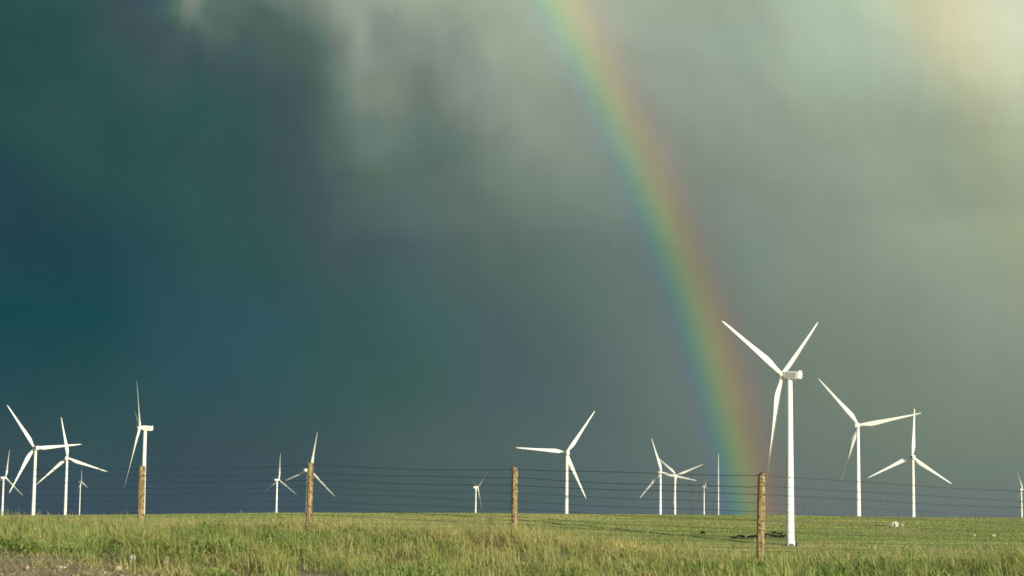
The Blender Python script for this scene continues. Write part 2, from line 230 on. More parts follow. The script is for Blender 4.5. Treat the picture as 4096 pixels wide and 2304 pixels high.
# rain shafts and cloud mottling: soft streaks leaning with the fall of the rain
us = T.math('SUBTRACT', u0, T.math('MULTIPLY', v0, .10))
streak = T.noise(T.comb(T.math('MULTIPLY', us, 30.0), T.math('MULTIPLY', v0, 5.0), 3.0), 1.0, 3.0, .55)
us2 = T.math('ADD', u0, T.math('MULTIPLY', v0, .55))
streak2 = T.noise(T.comb(T.math('MULTIPLY', us2, 22.0), T.math('MULTIPLY', v0, 5.0), 9.0), 1.0, 3.0, .5)
mott = T.noise(T.comb(T.math('ADD', u0, T.math('MULTIPLY', v0, .5)), T.math('MULTIPLY', v0, 1.4), 2.0), 15.0, 6.0, .58, dist=.6)
amp = T.map(v0, .02, .2, .4, 1.0)
lum = T.math('ADD', T.math('MULTIPLY', T.math('SUBTRACT', streak, .5), .07), T.math('MULTIPLY', T.math('SUBTRACT', streak2, .5), .34))
lum = T.math('ADD', lum, T.math('MULTIPLY', T.math('SUBTRACT', mott, .5), .26))
lum = T.math('ADD', 1.0, T.math('MULTIPLY', lum, amp))
col = T.vec('MULTIPLY', col, T.comb(lum, lum, lum))
# the rainbow: light turned back by rain at a fixed angle from the point opposite the sun
dot = T.vec('DOT_PRODUCT', D, tuple(-SUN_DIR))
ang = T.math('SUBTRACT', T.math('MULTIPLY', T.math('ARCCOSINE', dot), 180/math.pi), T.map(v0, 0.0, .25, 0.0, .09))
A0, A1 = 40.6, 43.3
BOW = [(40.6, (1, 1, 1)), (40.95, (.95, .99, 1.18)), (41.22, (.84, 1.12, 1.20)), (41.48, (1.0, 1.36, 1.04)),
       (41.78, (1.48, 1.45, .86)), (42.05, (1.74, 1.29, .82)), (42.35, (1.62, 1.10, .86)), (42.7, (1.30, .99, .96)), (43.3, (1, 1, 1))]
bow = T.ramp(T.map(ang, A0, A1), [((a-A0)/(A1-A0), tuple(x*.5 for x in c)) for a, c in BOW], 'CARDINAL')
bow = T.vec('SCALE', bow, scale=2.0)
bs = T.math('MULTIPLY', T.map(v0, 0.0, .24, 1.08, .44), T.map(T.noise(P0, 16.0, 3.0), .25, .75, .82, 1.18))
bow = T.vec('ADD', T.vec('SCALE', T.vec('SUBTRACT', bow, (1, 1, 1)), scale=bs), (1, 1, 1))
col = T.vec('MULTIPLY', col, bow)
B2 = [(49.6, (1, 1, 1)), (50.7, (1.07, 1.0, .94)), (51.6, (1.06, 1.01, .95)), (52.6, (1.0, 1.01, 1.0)), (53.4, (1, 1, 1))]      # the faint outer bow, colours reversed
bow2 = T.vec('SCALE', T.ramp(T.map(ang, 49.6, 53.4), [((a-49.6)/3.8, tuple(x*.5 for x in c)) for a, c in B2], 'CARDINAL'), scale=2.0)
col = T.vec('MULTIPLY', col, bow2)
col = T.vec('MAXIMUM', col, (.004, .004, .004))
bg2 = T.new('ShaderNodeBackground'); T.put(bg2.inputs[0], col); bg2.inputs[1].default_value = 2.0**-EXPO
ms = T.new('ShaderNodeMixShader'); T.put(ms.inputs[0], T.map(dot, -.35, .3, 0.0, 1.0, True))
T.l.new(bg1.outputs[0], ms.inputs[1]); T.l.new(bg2.outputs[0], ms.inputs[2]); T.l.new(ms.outputs[0], wout.inputs[0])
# ---------------------------------------------------------------- materials
def turbine_mat(t, b):
    co = t.new('ShaderNodeTexCoord').outputs['Object']
    n = t.noise(t.vec('MULTIPLY', co, (1.0, 1.0, .12)), 1.4, 4.0)
    k = t.map(n, .3, .75, 1.0, .9)
    t.put(b.inputs['Base Color'], t.vec('MULTIPLY', (.75, .76, .72), t.comb(k, k, k)))
M_WHITE = material('turbine_paint', turbine_mat, .42, .4)
M_GREYW = simple('nacelle_gelcoat', (.62, .64, .62), .5, .08, .8)
M_PANEL = simple('grey_side_panel', (.40, .43, .42), .6, .1, .8)
M_DARK = simple('dark_gap', (.05, .055, .06), .7)
M_CONC = simple('concrete', (.42, .40, .35), .9, .15, 1.5, .2, .3)
M_MAST = simple('galvanised_mast', (.62, .66, .64), .5, .06, 1.0)
def wood_mat(t, b):
    co = t.new('ShaderNodeTexCoord').outputs['Object']
    oi = t.new('ShaderNodeObjectInfo').outputs['Random']
    p = t.vec('ADD', co, t.comb(t.math('MULTIPLY', oi, 9.0), t.math('MULTIPLY', oi, 5.0), t.math('MULTIPLY', oi, 7.0)))
    grain = t.noise(t.vec('MULTIPLY', p, (34.0, 34.0, 2.2)), 1.0, 5.0, .6)
    c = t.ramp(grain, [(.30, (.08, .054, .028)), (.46, (.22, .165, .085)), (.60, (.36, .275, .14)), (.78, (.46, .39, .25))])
    spots = t.noise(p, 26.0, 4.0, .6)
    c = t.mix(t.map(spots, .50, .62), c, (.085, .056, .030))
    lich = t.noise(p, 11.0, 3.0, .6)
    c = t.mix(t.map(lich, .60, .72, 0, .7), c, (.36, .33, .17))
    t.put(b.inputs['Base Color'], c)
    bp = t.new('ShaderNodeBump'); bp.inputs['Strength'].default_value = .8; bp.inputs['Distance'].default_value = .01
    t.put(bp.inputs['Height'], grain); t.put(b.inputs['Normal'], bp.outputs[0])
M_WOOD = material('weathered_post_wood', wood_mat, .9, .1)
M_WIRE = simple('weathered_wire', (.055, .050, .048), .7, .2, 8.0)
def grass_mat(name, trans=.35, gloss=.25):
    m = bpy.data.materials.new(name); m.use_nodes = True
    t = NT(m.node_tree)
    b = t.n['Principled BSDF']; out = t.n['Material Output']
    at = t.new('ShaderNodeAttribute', attribute_name='tint').outputs['Color']
    t.put(b.inputs['Base Color'], at); b.inputs['Roughness'].default_value = .65; b.inputs['Specular IOR Level'].default_value = gloss
    tr = t.new('ShaderNodeBsdfTranslucent'); t.put(tr.inputs[0], t.vec('MULTIPLY', at, (1.0, 1.1, .7)))
    mx = t.new('ShaderNodeMixShader'); mx.inputs[0].default_value = trans
    t.l.new(b.outputs[0], mx.inputs[1]); t.l.new(tr.outputs[0], mx.inputs[2]); t.l.new(mx.outputs[0], out.inputs[0])
    return m
M_GRASS = grass_mat('grass_blades'); M_FIELD = grass_mat('pasture_tufts', .3, .1); M_LITTER = grass_mat('dry_litter_stems', .2, .2)
def tint_mat(name, rough=.85):
    def f(t, b): t.put(b.inputs['Base Color'], t.new('ShaderNodeAttribute', attribute_name='tint').outputs['Color'])
    return material(name, f, rough, .15)
M_GRAVEL = tint_mat('gravel_stone')
def ground_mat(t, b):
    co = t.new('ShaderNodeNewGeometry').outputs['Position']
    near = t.noise(co, 1.7, 5.0, .6)
    soil = t.ramp(near, [(.3, (.24, .19, .11)), (.5, (.38, .30, .18)), (.7, (.48, .37, .24))])
    big = t.noise(t.vec('MULTIPLY', co, (.012, .03, 0.0)), 1.0, 5.0, .6)
    fld = t.ramp(big, [(.35, (.24, .30, .09)), (.5, (.29, .34, .11)), (.62, (.40, .36, .17)), (.75, (.28, .33, .10))])
    dist = t.vec('LENGTH', co)
    t.put(b.inputs['Base Color'], t.mix(t.map(dist, 45, 110), soil, fld))
    bp = t.new('ShaderNodeBump'); bp.inputs['Strength'].default_value = .6; bp.inputs['Distance'].default_value = .05
    t.put(bp.inputs['Height'], t.noise(co, 9.0, 5.0)); t.put(b.inputs['Normal'], bp.outputs[0])
M_GROUND = material('prairie_ground', ground_mat, .95, .1)
# ---------------------------------------------------------------- ground sheet
ys = np.concatenate([np.arange(-400, 6, 14.), np.arange(6, 54, .45), np.arange(54, 130, 3.), np.arange(130, 720, 22.), np.arange(720, 1330, 4.),
                     np.arange(1330, 2000, 22.), np.geomspace(2000, 24000, 60)])
th = np.concatenate([-np.geomspace(9, .36, 34), np.linspace(-.34, .34, 240), np.geomspace(.36, 9, 34)])
YG, AG = np.meshgrid(ys, th, indexing='ij')
XG = AG*(np.abs(YG)*1.0+6.0)
ZG = terrain(XG, YG)
Vg = np.stack([XG, YG, ZG], -1).reshape(-1, 3)
nr, nc = XG.shape
ii = np.arange(nr*nc).reshape(nr, nc)
Q = np.stack([ii[:-1, :-1], ii[:-1, 1:], ii[1:, 1:], ii[1:, :-1]], -1).reshape(-1, 4)
gme = np_mesh('ground', Vg, np.full(len(Q), 4), Q.ravel(), True)
tag(mesh_obj('ground', gme, M_GROUND), kind='structure')
def flat_noise(X, Y, s, seed=0):
    """cheap smooth value noise in about -1..1"""
    r = np.random.default_rng(seed); o = 0
    for k in range(5):
        a = r.uniform(0, 6.28); f = s*(1.6**k)*r.uniform(.8, 1.2)
        o = o+np.sin((X*math.cos(a)+Y*math.sin(a))*f+r.uniform(0, 6.28)+1.5*np.sin((X*math.sin(a)-Y*math.cos(a))*f*.7+r.uniform(0, 6)))/(1.25**k)
    return o/2.4
# ---------------------------------------------------------------- blades
def blades(name, P, h, wd, az, lean, face, C, mat, curve=.5, taper=.75, kind='stuff'):
    n = len(P)
    L = np.stack([np.cos(az), np.sin(az), np.zeros(n)], 1); S = np.stack([np.cos(face), np.sin(face), np.zeros(n)], 1)
    up = np.array([0, 0, 1.])
    ln = lean[:, None]; hh = h[:, None]; ww = wd[:, None]/2
    mid = P+up*hh*.55*np.cos(ln*curve)+L*hh*.55*np.sin(ln*curve)
    tip = mid+up*hh*.45*np.cos(ln*1.3)+L*hh*.45*np.sin(ln*1.3)
    V = np.stack([P-S*ww, P+S*ww, mid-S*ww*taper, mid+S*ww*taper, tip], 1).reshape(-1, 3)
    b = np.arange(n)[:, None]*5
    idx = (b+np.array([[0, 1, 3, 2, 2, 3, 4]])).ravel()
    me = np_mesh(name, V, np.tile([4, 3], n), idx)
    set_col(me, np.repeat(C, 5, 0))
    o = mesh_obj(name, me, mat); tag(o, kind=kind)
    return o
def in_view(P, m=.03):
    a = P[:, 0]/np.maximum(P[:, 1], 1); return np.abs(a) < .262+m
def scatter(n, w0, w1, t0, t1):
    ww_ = RNG.uniform(w0, w1, n); tt = RNG.uniform(t0, t1, n)
    s = 31.1-tt*2**.5; d = ww_*2**.5
    X = (s+d)/2; Y = (s-d)/2
    P = np.stack([X, Y, terrain(X, Y)], 1)
    k = in_view(P, .05) & (Y > 13) & (Y < 60)
    return P[k], tt[k], ww_[k]
GREEN = np.array([.160, .220, .052]); DGREEN = np.array([.062, .098, .018]); OLIVE = np.array([.28, .255, .095]); STRAW = np.array([.42, .37, .17]); SAGE = np.array([.22, .27, .115])
def species_mix(X, Y, n, dry_bias=0.0):
    a = flat_noise(X, Y, 1.1, 3); b = flat_noise(X, Y, .45, 5); c = flat_noise(X, Y, 1.7, 8)
    dry = np.clip(.29+.40*b+.22*a+dry_bias+RNG.normal(0, .22, n), 0, 1)
    dk = np.clip(.30+.8*c+RNG.normal(0, .22, n), 0, 1)[:, None]*.75
    sg = (RNG.random(n) < .25)[:, None]
    g = GREEN*(1-dk)+DGREEN*dk
    g = np.where(sg, SAGE*(1-dk*.6), g)
    d = dry[:, None]
    Cc = np.where(d < .5, g*(1-2*d)+OLIVE*2*d, OLIVE*(2-2*d)+(OLIVE*.5+STRAW*.5)*(2*d-1))
    return Cc*RNG.uniform(1.05, 1.6, n)[:, None], dry, a, b, c
POSTS = [(-14.55, 45.3, .80), (-10.85, 41.75, .80), (-6.985, 38.0, .787), (-3.467, 34.7, .818), (.078, 31.2, .705), (3.478, 27.7, .581), (8.3, 30.2, .43), (13.2, 33.0, .3)]
# verge: tufts of leaning blades
Pt, tt, wt_ = scatter(N_TUFT, -42, -2, -9, 13)
keep = RNG.random(len(Pt)) < np.where(tt > 7.6, np.clip(1-(tt-7.6)/1.5, .06, 1), 1)*np.clip(.52+1.1*flat_noise(Pt[:, 0], Pt[:, 1], 3.4, 61), .05, 1)
Pt, tt, wt_ = Pt[keep], tt[keep], wt_[keep]
nb = 20
Ctuft, dry, na, nbg, ncl = species_mix(Pt[:, 0], Pt[:, 1], len(Pt), .26*np.exp(-((tt+1.5)/2.8)**2)-.16*np.exp(-((tt-4.5)/2.5)**2)+.22*(tt > 8))
nfi = flat_noise(Pt[:, 0], Pt[:, 1], 5.0, 51)
pd = np.min([np.hypot(Pt[:, 0]-q[0]-.25, Pt[:, 1]-q[1]+.9) for q in POSTS], axis=0)
ht = (.185+.07*na+.05*ncl+.09*nfi+.19*np.exp(-(pd/.6)**2)+RNG.normal(0, .03, len(Pt)))*np.where(tt > 7, np.clip(1.15-(tt-7)*.28, .35, 1.15), 1.15)
ht = np.clip(ht, .05, .42)
rep = lambda x: np.repeat(x, nb, 0)
n = len(Pt)*nb
off = RNG.normal(0, .07, (n, 2))
Pb = rep(Pt).copy(); Pb[:, :2] += off; Pb[:, 2] = terrain(Pb[:, 0], Pb[:, 1])-.01
azb = np.arctan2(off[:, 1], off[:, 0])*1.0+RNG.normal(0, .7, n)
azb = np.where(RNG.random(n) < .45, RNG.normal(3.0, .6, n), azb)          # a breeze lays part of it over to the left
blades('grass', Pb, rep(ht)*RNG.uniform(.55, 1.25, n), RNG.uniform(.005, .012, n), azb, np.abs(RNG.normal(.45, .3, n)), RNG.uniform(0, 6.28, n),
       rep(Ctuft)*RNG.uniform(.85, 1.15, n)[:, None], M_GRASS)
# tall stems with pale seed heads, thickest along the fence line
Ps, ts, ws = scatter(N_STEM, -42, -2, -7, 9)
pr = np.clip(.12+.5*np.exp(-((ts+1.0)/2.6)**2)+.35*flat_noise(Ps[:, 0], Ps[:, 1], .8, 21), .03, 1)
kk = RNG.random(len(Ps)) < pr
Ps, ts = Ps[kk], ts[kk]; n = len(Ps)
hs = RNG.uniform(.20, .40, n)*np.where(RNG.random(n) < .03, 1.45, 1)
az = RNG.normal(3.0, 1.0, n); le = np.abs(RNG.normal(.38, .22, n)); fc = RNG.uniform(0, 6.28, n)
Cst = (OLIVE*.5+STRAW*.5)*RNG.uniform(.75, 1.15, n)[:, None]
blades('tall_grass_stems', Ps, hs, np.full(n, .0035), az, le, fc, Cst, M_GRASS)
Lv = np.stack([np.cos(az), np.sin(az)], 1)
Ph = Ps.copy(); Ph[:, :2] += Lv*(hs*.55*np.sin(le*.5)+hs*.30*np.sin(le*1.3))[:, None]
Ph[:, 2] += hs*.55*np.cos(le*.5)+hs*.30*np.cos(le*1.3)
blades('grass_seed_heads', Ph, RNG.uniform(.05, .10, n), RNG.uniform(.006, .012, n), az, le*1.5, fc+.3, (STRAW*.7+OLIVE*.3)*RNG.uniform(.7, 1.1, n)[:, None], M_GRASS, taper=1.15)
# broad leaved weeds in dark green clumps
Pw, tw, _ = scatter(N_WEED, -42, -2, -5, 9)
kk = flat_noise(Pw[:, 0], Pw[:, 1], .9, 31) > .25
Pw = Pw[kk]; m_ = 40; n = len(Pw)*m_
size = np.repeat(RNG.uniform(.10, .27, len(Pw)), m_)
of = RNG.normal(0, 1, (n, 3))*np.stack([size*.45, size*.45, size*.32], 1); of[:, 2] = np.abs(of[:, 2])+size*.25
Pl = np.repeat(Pw, m_, 0)+of
Cw = np.repeat((GREEN*.75+DGREEN*.25)*RNG.uniform(.8, 1.5, (len(Pw), 1)), m_, 0)*RNG.uniform(.8, 1.2, n)[:, None]
blades('leafy_weeds', Pl, RNG.uniform(.035, .08, n), RNG.uniform(.010, .022, n), RNG.uniform(0, 6.28, n), RNG.uniform(.3, 1.2, n), RNG.uniform(0, 6.28, n), Cw, M_GRASS, taper=1.1)
# dry litter lying along the road edge
Pd, td, _ = scatter(N_LIT, -42, -6, 5.5, 14)
kk = RNG.random(len(Pd)) < np.clip((td-5.5)/2.0, 0, 1)*np.clip(1.3-(td-9)/5, .35, 1)
Pd = Pd[kk]; n = len(Pd); Pd[:, 2] += RNG.uniform(0, .05, n)
blades('dry_litter', Pd, RNG.uniform(.04, .17, n), RNG.uniform(.004, .010, n), RNG.uniform(0, 6.28, n), RNG.uniform(.7, 1.45, n), RNG.uniform(0, 6.28, n),
       (np.array([.40, .355, .175])*RNG.uniform(.35, 1.3, n)[:, None]), M_LITTER, curve=.9)
# gravel spilling from the shoulder
def pebble_mesh(name, P, size, C, mat):
    bm = bmesh.new(); bmesh.ops.create_icosphere(bm, subdivisions=1, radius=1)
    bv = np.array([v.co[:] for v in bm.verts]); bf = np.array([[v.index for v in f.verts] for f in bm.faces]); bm.free()
    n = len(P); nv = len(bv)
    sc = np.stack([size, size*RNG.uniform(.6, 1, n), size*RNG.uniform(.4, .75, n)], 1)
    rz = RNG.uniform(0, 6.28, n)
    V = bv[None]*sc[:, None]*RNG.uniform(.82, 1.15, (n, nv, 1))
    x = V[..., 0]*np.cos(rz)[:, None]-V[..., 1]*np.sin(rz)[:, None]; y = V[..., 0]*np.sin(rz)[:, None]+V[..., 1]*np.cos(rz)[:, None]
    V = np.stack([x, y, V[..., 2]], -1)+P[:, None]
    F = (bf[None]+(np.arange(n)*nv)[:, None, None]).reshape(-1)
    me = np_mesh(name, V.reshape(-1, 3), np.full(n*len(bf), 3), F)
    set_col(me, np.repeat(C, nv, 0)); return mesh_obj(name, me, mat)
Pg, tg, _ = scatter(N_GRAV, -42, -6, 7.2, 15)
kk = RNG.random(len(Pg)) < np.clip((tg-7.3)/1.8, .02, 1)
Pg = Pg[kk]; n = len(Pg); sz = np.clip(RNG.lognormal(-4.5, .45, n), .005, .035); Pg[:, 2] += sz*.25
tone = RNG.random(n)[:, None]
tag(pebble_mesh('gravel', Pg, sz, (np.array([.36, .26, .16])*(1-tone)+np.array([.36, .30, .20])*tone)*RNG.uniform(.45, 1.2, n)[:, None], M_GRAVEL), kind='stuff')
COWS = [
 (97.4, 1003.7, 'graze', 2.4, 'lone black cow in the grass, far left of the rest of the herd'),
 (110.2, 975., 'lie', 3.05, 'black cow lying at the left end of the herd line'),
 (112.2, 976.6, 'stand', .15, 'second black cow from the left end of the herd line, behind the lying one'),
 (114.1, 974., 'stand', 1.9, 'black cow seen end on between a pair lying together and a grazing one'),
 (116.8, 973., 'graze', -.45, 'black cow grazing head down to the right, left of the nearest fence post'),
 (120.1, 977.6, 'stand', 2.7, 'black cow half hidden by the left side of the nearest fence post'),
 (124.9, 980.2, 'graze', 3.3, 'black cow close to the right side of the nearest fence post'),
 (127.0, 986., 'graze', .2, 'black cow grazing in the row right of the nearest fence post'),
 (129.0, 981.3, 'graze', -.3, 'black cow grazing below the highest standing cow of the cluster'),
 (131.2, 983.5, 'lie', 3.0, 'black cow lying at the middle of the cluster beside the tower'),
 (132.9, 978.3, 'graze', -.7, 'black cow grazing lowest in the cluster beside the tower'),
 (135.4, 981.2, 'stand', .1, 'black cow nearest to the largest turbine tower'),
 (133.6, 1006.5, 'stand', 2.9, 'black cow standing highest on the slope above the cluster'),
 (135.4, 1001.5, 'stand', .3, 'black cow standing up the slope next to the highest one of the cluster'),
]
COWXY = [(c[0], c[1]) for c in COWS]
# pasture beyond: low tufts on the slope up to the crest
def pasture(n, y0, y1, amax):
    Y = RNG.uniform(y0, y1, n); X = RNG.uniform(-amax, amax, n)*Y
    Z = terrain(X, Y)
    P = np.stack([X, Y, Z-.02], 1)
    b = flat_noise(X*.35, Y, .020, 41); c = flat_noise(X*.25, Y, .055, 43); s = flat_noise(X*.10, Y, .16, 47)
    left = np.clip((.05-X/Y)/.12, 0, 1)
    dry = np.clip(.20+.32*left+.45*b+.26*c+.6*np.exp(-((X-203)/16)**2-((Y-1045)/22)**2)+.75*np.exp(-((Y-905-6*np.sin(X*.05))/13)**2)*np.clip((X-20)/60, 0, 1)+RNG.normal(0, .12, n), 0, 1)[:, None]
    G1 = np.array([.205, .262, .082]); G2 = np.array([.35, .315, .145])
    C = (G1*(1-dry)+G2*dry)*(1+.24*s+RNG.normal(0, .05, n))[:, None]  # s also puts dark streaks of undulation shade into the tuft colour
    return P, C, s
P, C, s = pasture(N_PAST, 845, 1290, .285)
ck = np.min([np.hypot((P[:, 0]-cx_)/3.2, (P[:, 1]-cy_+16.0)/20.0) for cx_, cy_ in COWXY], axis=0) < 1     # grazed short round the cattle
n = len(P)
blades('pasture_grass', P, (.17+.10*s+RNG.uniform(-.03, .05, n)).clip(.06, .4)*np.where(ck, .3, 1), RNG.uniform(.4, .9, n), RNG.uniform(0, 6.28, n), RNG.uniform(.1, .6, n), RNG.uniform(0, 6.28, n),
       np.clip(C, .01, 1), M_FIELD, taper=1.25)
P, C, s = pasture(30000, 42, 130, .30); n = len(P)
blades('meadow_grass', P, RNG.uniform(.12, .3, n), RNG.uniform(.02, .05, n), RNG.uniform(0, 6.28, n), RNG.uniform(.1, .8, n), RNG.uniform(0, 6.28, n), np.clip(C, .01, 1), M_FIELD)
# worn access track past the near turbine
def track():
    V = []; F = []
    xs = np.arange(60, 262, 3.0)
    for i, x in enumerate(xs):
        yc = 918-.02*(x-130)+3*math.sin(x*.03)
        for j, dyy in enumerate((-4.2, -2.0, 0, 2.0, 4.2)):
            y = yc+dyy+.6*math.sin(x*.5+j*2.1); V.append((x, y, float(terrain(np.array(x), np.array(y)))+(.05 if 0 < j < 4 else -.03)))
    for i in range(len(xs)-1):
        for j in range(4): F.append((i*5+j, (i+1)*5+j, (i+1)*5+j+1, i*5+j+1))
    me = bpy.data.meshes.new('access_track'); me.from_pydata(V, [], F)
    def f(t, b):
        co = t.new('ShaderNodeNewGeometry').outputs['Position']
        t.put(b.inputs['Base Color'], t.ramp(t.noise(co, .5, 5.0), [(.3, (.26, .26, .09)), (.5, (.48, .40, .22)), (.62, (.46, .39, .22)), (.72, (.20, .21, .07))]))
    tag(mesh_obj('access_track', me, material('track_gravel', f, .95, .1)), kind='structure')
track()
# ---------------------------------------------------------------- wind turbines
HUB_H = 80.0; OVER = 4.3; TILT = math.radians(5); CONE = math.radians(4)
def tower_bm():
    bm = bmesh.new(); prof = [(-1.0, 1.98), (0.0, 1.98), (.35, 1.97)]
    for z0 in np.linspace(0, 78.0, 14)[1:]: prof.append((z0, 1.95+(1.24-1.95)*(z0/78.0)))
    rings = [circle(0, 0, z, r, 32) for z, r in prof]
    ring_loft(bm, rings)
    for z in (26.0, 52.0):                                        # flange seams
        r = 1.95+(1.24-1.95)*(z/78.0)+.02
        ring_loft(bm, [circle(0, 0, z-.10, r, 32), circle(0, 0, z+.10, r, 32)])
    return bm
def nacelle_bm():
    bm = bmesh.new()
    st = [(2.9, .80, -1.15, 1.05), (2.4, 1.45, -1.65, 1.55), (.6, 1.72, -1.85, 1.80), (-4.2, 1.72, -1.75, 1.90), (-5.5, 1.62, -1.45, 1.85), (-5.9, 1.35, -1.15, 1.55)]
    rings = []
    for y, hw, z0, z1 in st:
        c = .32
        rings.append([(-hw+c, y, z0), (hw-c, y, z0), (hw, y, z0+c), (hw, y, z1-c), (hw-c, y, z1), (-hw+c, y, z1), (-hw, y, z1-c), (-hw, y, z0+c)])
    ring_loft(bm, rings)
    return bm
def hub_bm():
    bm = bmesh.new(); prof = [(-1.55, .95), (-1.2, 1.35), (-.2, 1.62), (.7, 1.55), (1.5, 1.15), (2.0, .62), (2.15, .10)]
    rings = [[(r*math.cos(2*math.pi*i/28), y, r*math.sin(2*math.pi*i/28)) for i in range(28)] for y, r in prof]
    ring_loft(bm, rings)
    return bm
def blade_bm(L=50.0):
    bm = bmesh.new(); rings = []
    NS, NP = 30, 20
    ch_k = [(0, 2.0), (.03, 2.0), (.08, 2.5), (.14, 3.4), (.20, 3.95), (.26, 3.85), (.35, 3.25), (.5, 2.4), (.65, 1.8), (.8, 1.35), (.92, .95), (.97, .6), (1.0, .15)]
    xs_, cs = zip(*ch_k)
    for k in range(NS+1):
        f = (k/NS)**1.1; c = float(np.interp(f, xs_, cs)); z = f*L
        bl = float(np.clip((f-.03)/.15, 0, 1)); bl = bl*bl*(3-2*bl)
        th_ = 1.0*(1-bl)+bl*float(np.interp(f, [.15, .3, .6, 1], [.36, .26, .19, .14]))
        tw = math.radians(float(np.interp(f, [0, .2, .4, .7, 1], [16, 13, 7, 2, -1])))
        r = []
        for i in range(NP):
            a = 2*math.pi*i/NP; x = .5*math.cos(a); yv = .5*math.sin(a)
            ax = x; ay = yv*th_*(1.0 if bl == 0 else (1-bl)+bl*(1.15*(.5-x)**.5*1.25 if x < .5 else 0)*1.0)
            px = (ax+bl*.20)*c; py = ay*c                    # trailing edge on +X, leading edge stays nearly straight
            r.append((px*math.cos(tw)-py*math.sin(tw), px*math.sin(tw)+py*math.cos(tw)+.6*f*f, z))
        rings.append(r)
    ring_loft(bm, rings)
    return bm
def base_door(bm):
    pass
def make_turbine():
    t = empty('wind_turbine')
    tw = bm_obj('tower', tower_bm(), M_WHITE, t, True)
    bm = bmesh.new(); add_box(bm, (0.5, -1.86, 2.35), (.95, .22, 2.1), .05); bm_obj('door', bm, M_GREYW, tw)
    bm = bmesh.new()
    for i in range(5): add_box(bm, (.5, -3.35+i*.30, .12+i*.23), (1.1, .3, .06))
    add_box(bm, (-.07, -2.75, .95), (.05, 1.5, .05), 0, Euler((.62, 0, 0)).to_matrix()); add_box(bm, (1.07, -2.75, .95), (.05, 1.5, .05), 0, Euler((.62, 0, 0)).to_matrix())
    bm_obj('stairs', bm, M_MAST, tw)
    nac = bm_obj('nacelle', nacelle_bm(), M_WHITE, t); nac.location = (0, 0, HUB_H); nac.rotation_euler = (TILT, 0, 0)
    bm = bmesh.new(); add_box(bm, (0, -5.4, 2.10), (2.6, .5, .65), .06); bm_obj('cooler', bm, M_GREYW, nac)
    for sx_ in (-1, 1):
        bm = bmesh.new(); add_box(bm, (sx_*1.73, -1.75, .05), (.08, 5.0, 2.5), .02); bm_obj('side_panel', bm, M_PANEL, nac)  # grey slabs, darker than the nacelle paint around them
    bm = bmesh.new(); add_tube(bm, [(0, -4.6, 1.7), (0, -4.6, 2.4), (.5, -4.6, 2.55), (.5, -4.6, 3.0)], .05); bm_obj('wind_sensor', bm, M_DARK, nac)
    bm = bmesh.new(); ring_loft(bm, [[(r*math.cos(2*math.pi*i/28), y, r*math.sin(2*math.pi*i/28)) for i in range(28)] for y, r in ((2.35, .98), (3.1, .98))])
    bm_obj('shaft_collar', bm, M_DARK, nac)
    nvec = Vector((0, math.cos(TILT), math.sin(TILT)))
    hb = bm_obj('hub', hub_bm(), M_WHITE, t, True); hb.location = Vector((0, 0, HUB_H))+nvec*OVER; hb.rotation_euler = (TILT, 0, 0)
    bme = None
    for k in range(3):
        if bme is None:
            b = bm_obj('blade', blade_bm(), M_WHITE, t, True); bme = b.data
        else: b = mesh_obj('blade', bme, M_WHITE, t)
    return t
def kids(o): return [c for c in COL.objects if c.parent == o]
def copy_tree(o, parent=None):
    c = o.copy(); COL.objects.link(c)
    if parent is not None: c.parent = parent
    for ch in kids(o): copy_tree(ch, c)
    return c
def pose_rotor(t, phase, cone, grow=0.0):
    nvec = Vector((0, math.cos(TILT), math.sin(TILT))); e1 = Vector((1, 0, 0)); e2 = Vector((0, -math.sin(TILT), math.cos(TILT)))
    C0 = Vector((0, 0, HUB_H+grow))+nvec*OVER
    bl = [c for c in kids(t) if c.name.split('.')[0] == 'blade']
    for k, b in enumerate(bl):
        a = phase+k*2*math.pi/3
        d = (math.cos(a)*e1+math.sin(a)*e2)*math.cos(cone)+nvec*math.sin(cone)
        x = (math.sin(a)*e1-math.cos(a)*e2)                       # trailing side, clockwise seen from behind
        x = (x-d*x.dot(d)).normalized(); y = d.cross(x)
        b.matrix_local = Matrix(((x.x, y.x, d.x, C0.x), (x.y, y.y, d.y, C0.y), (x.z, y.z, d.z, C0.z), (0, 0, 0, 1)))
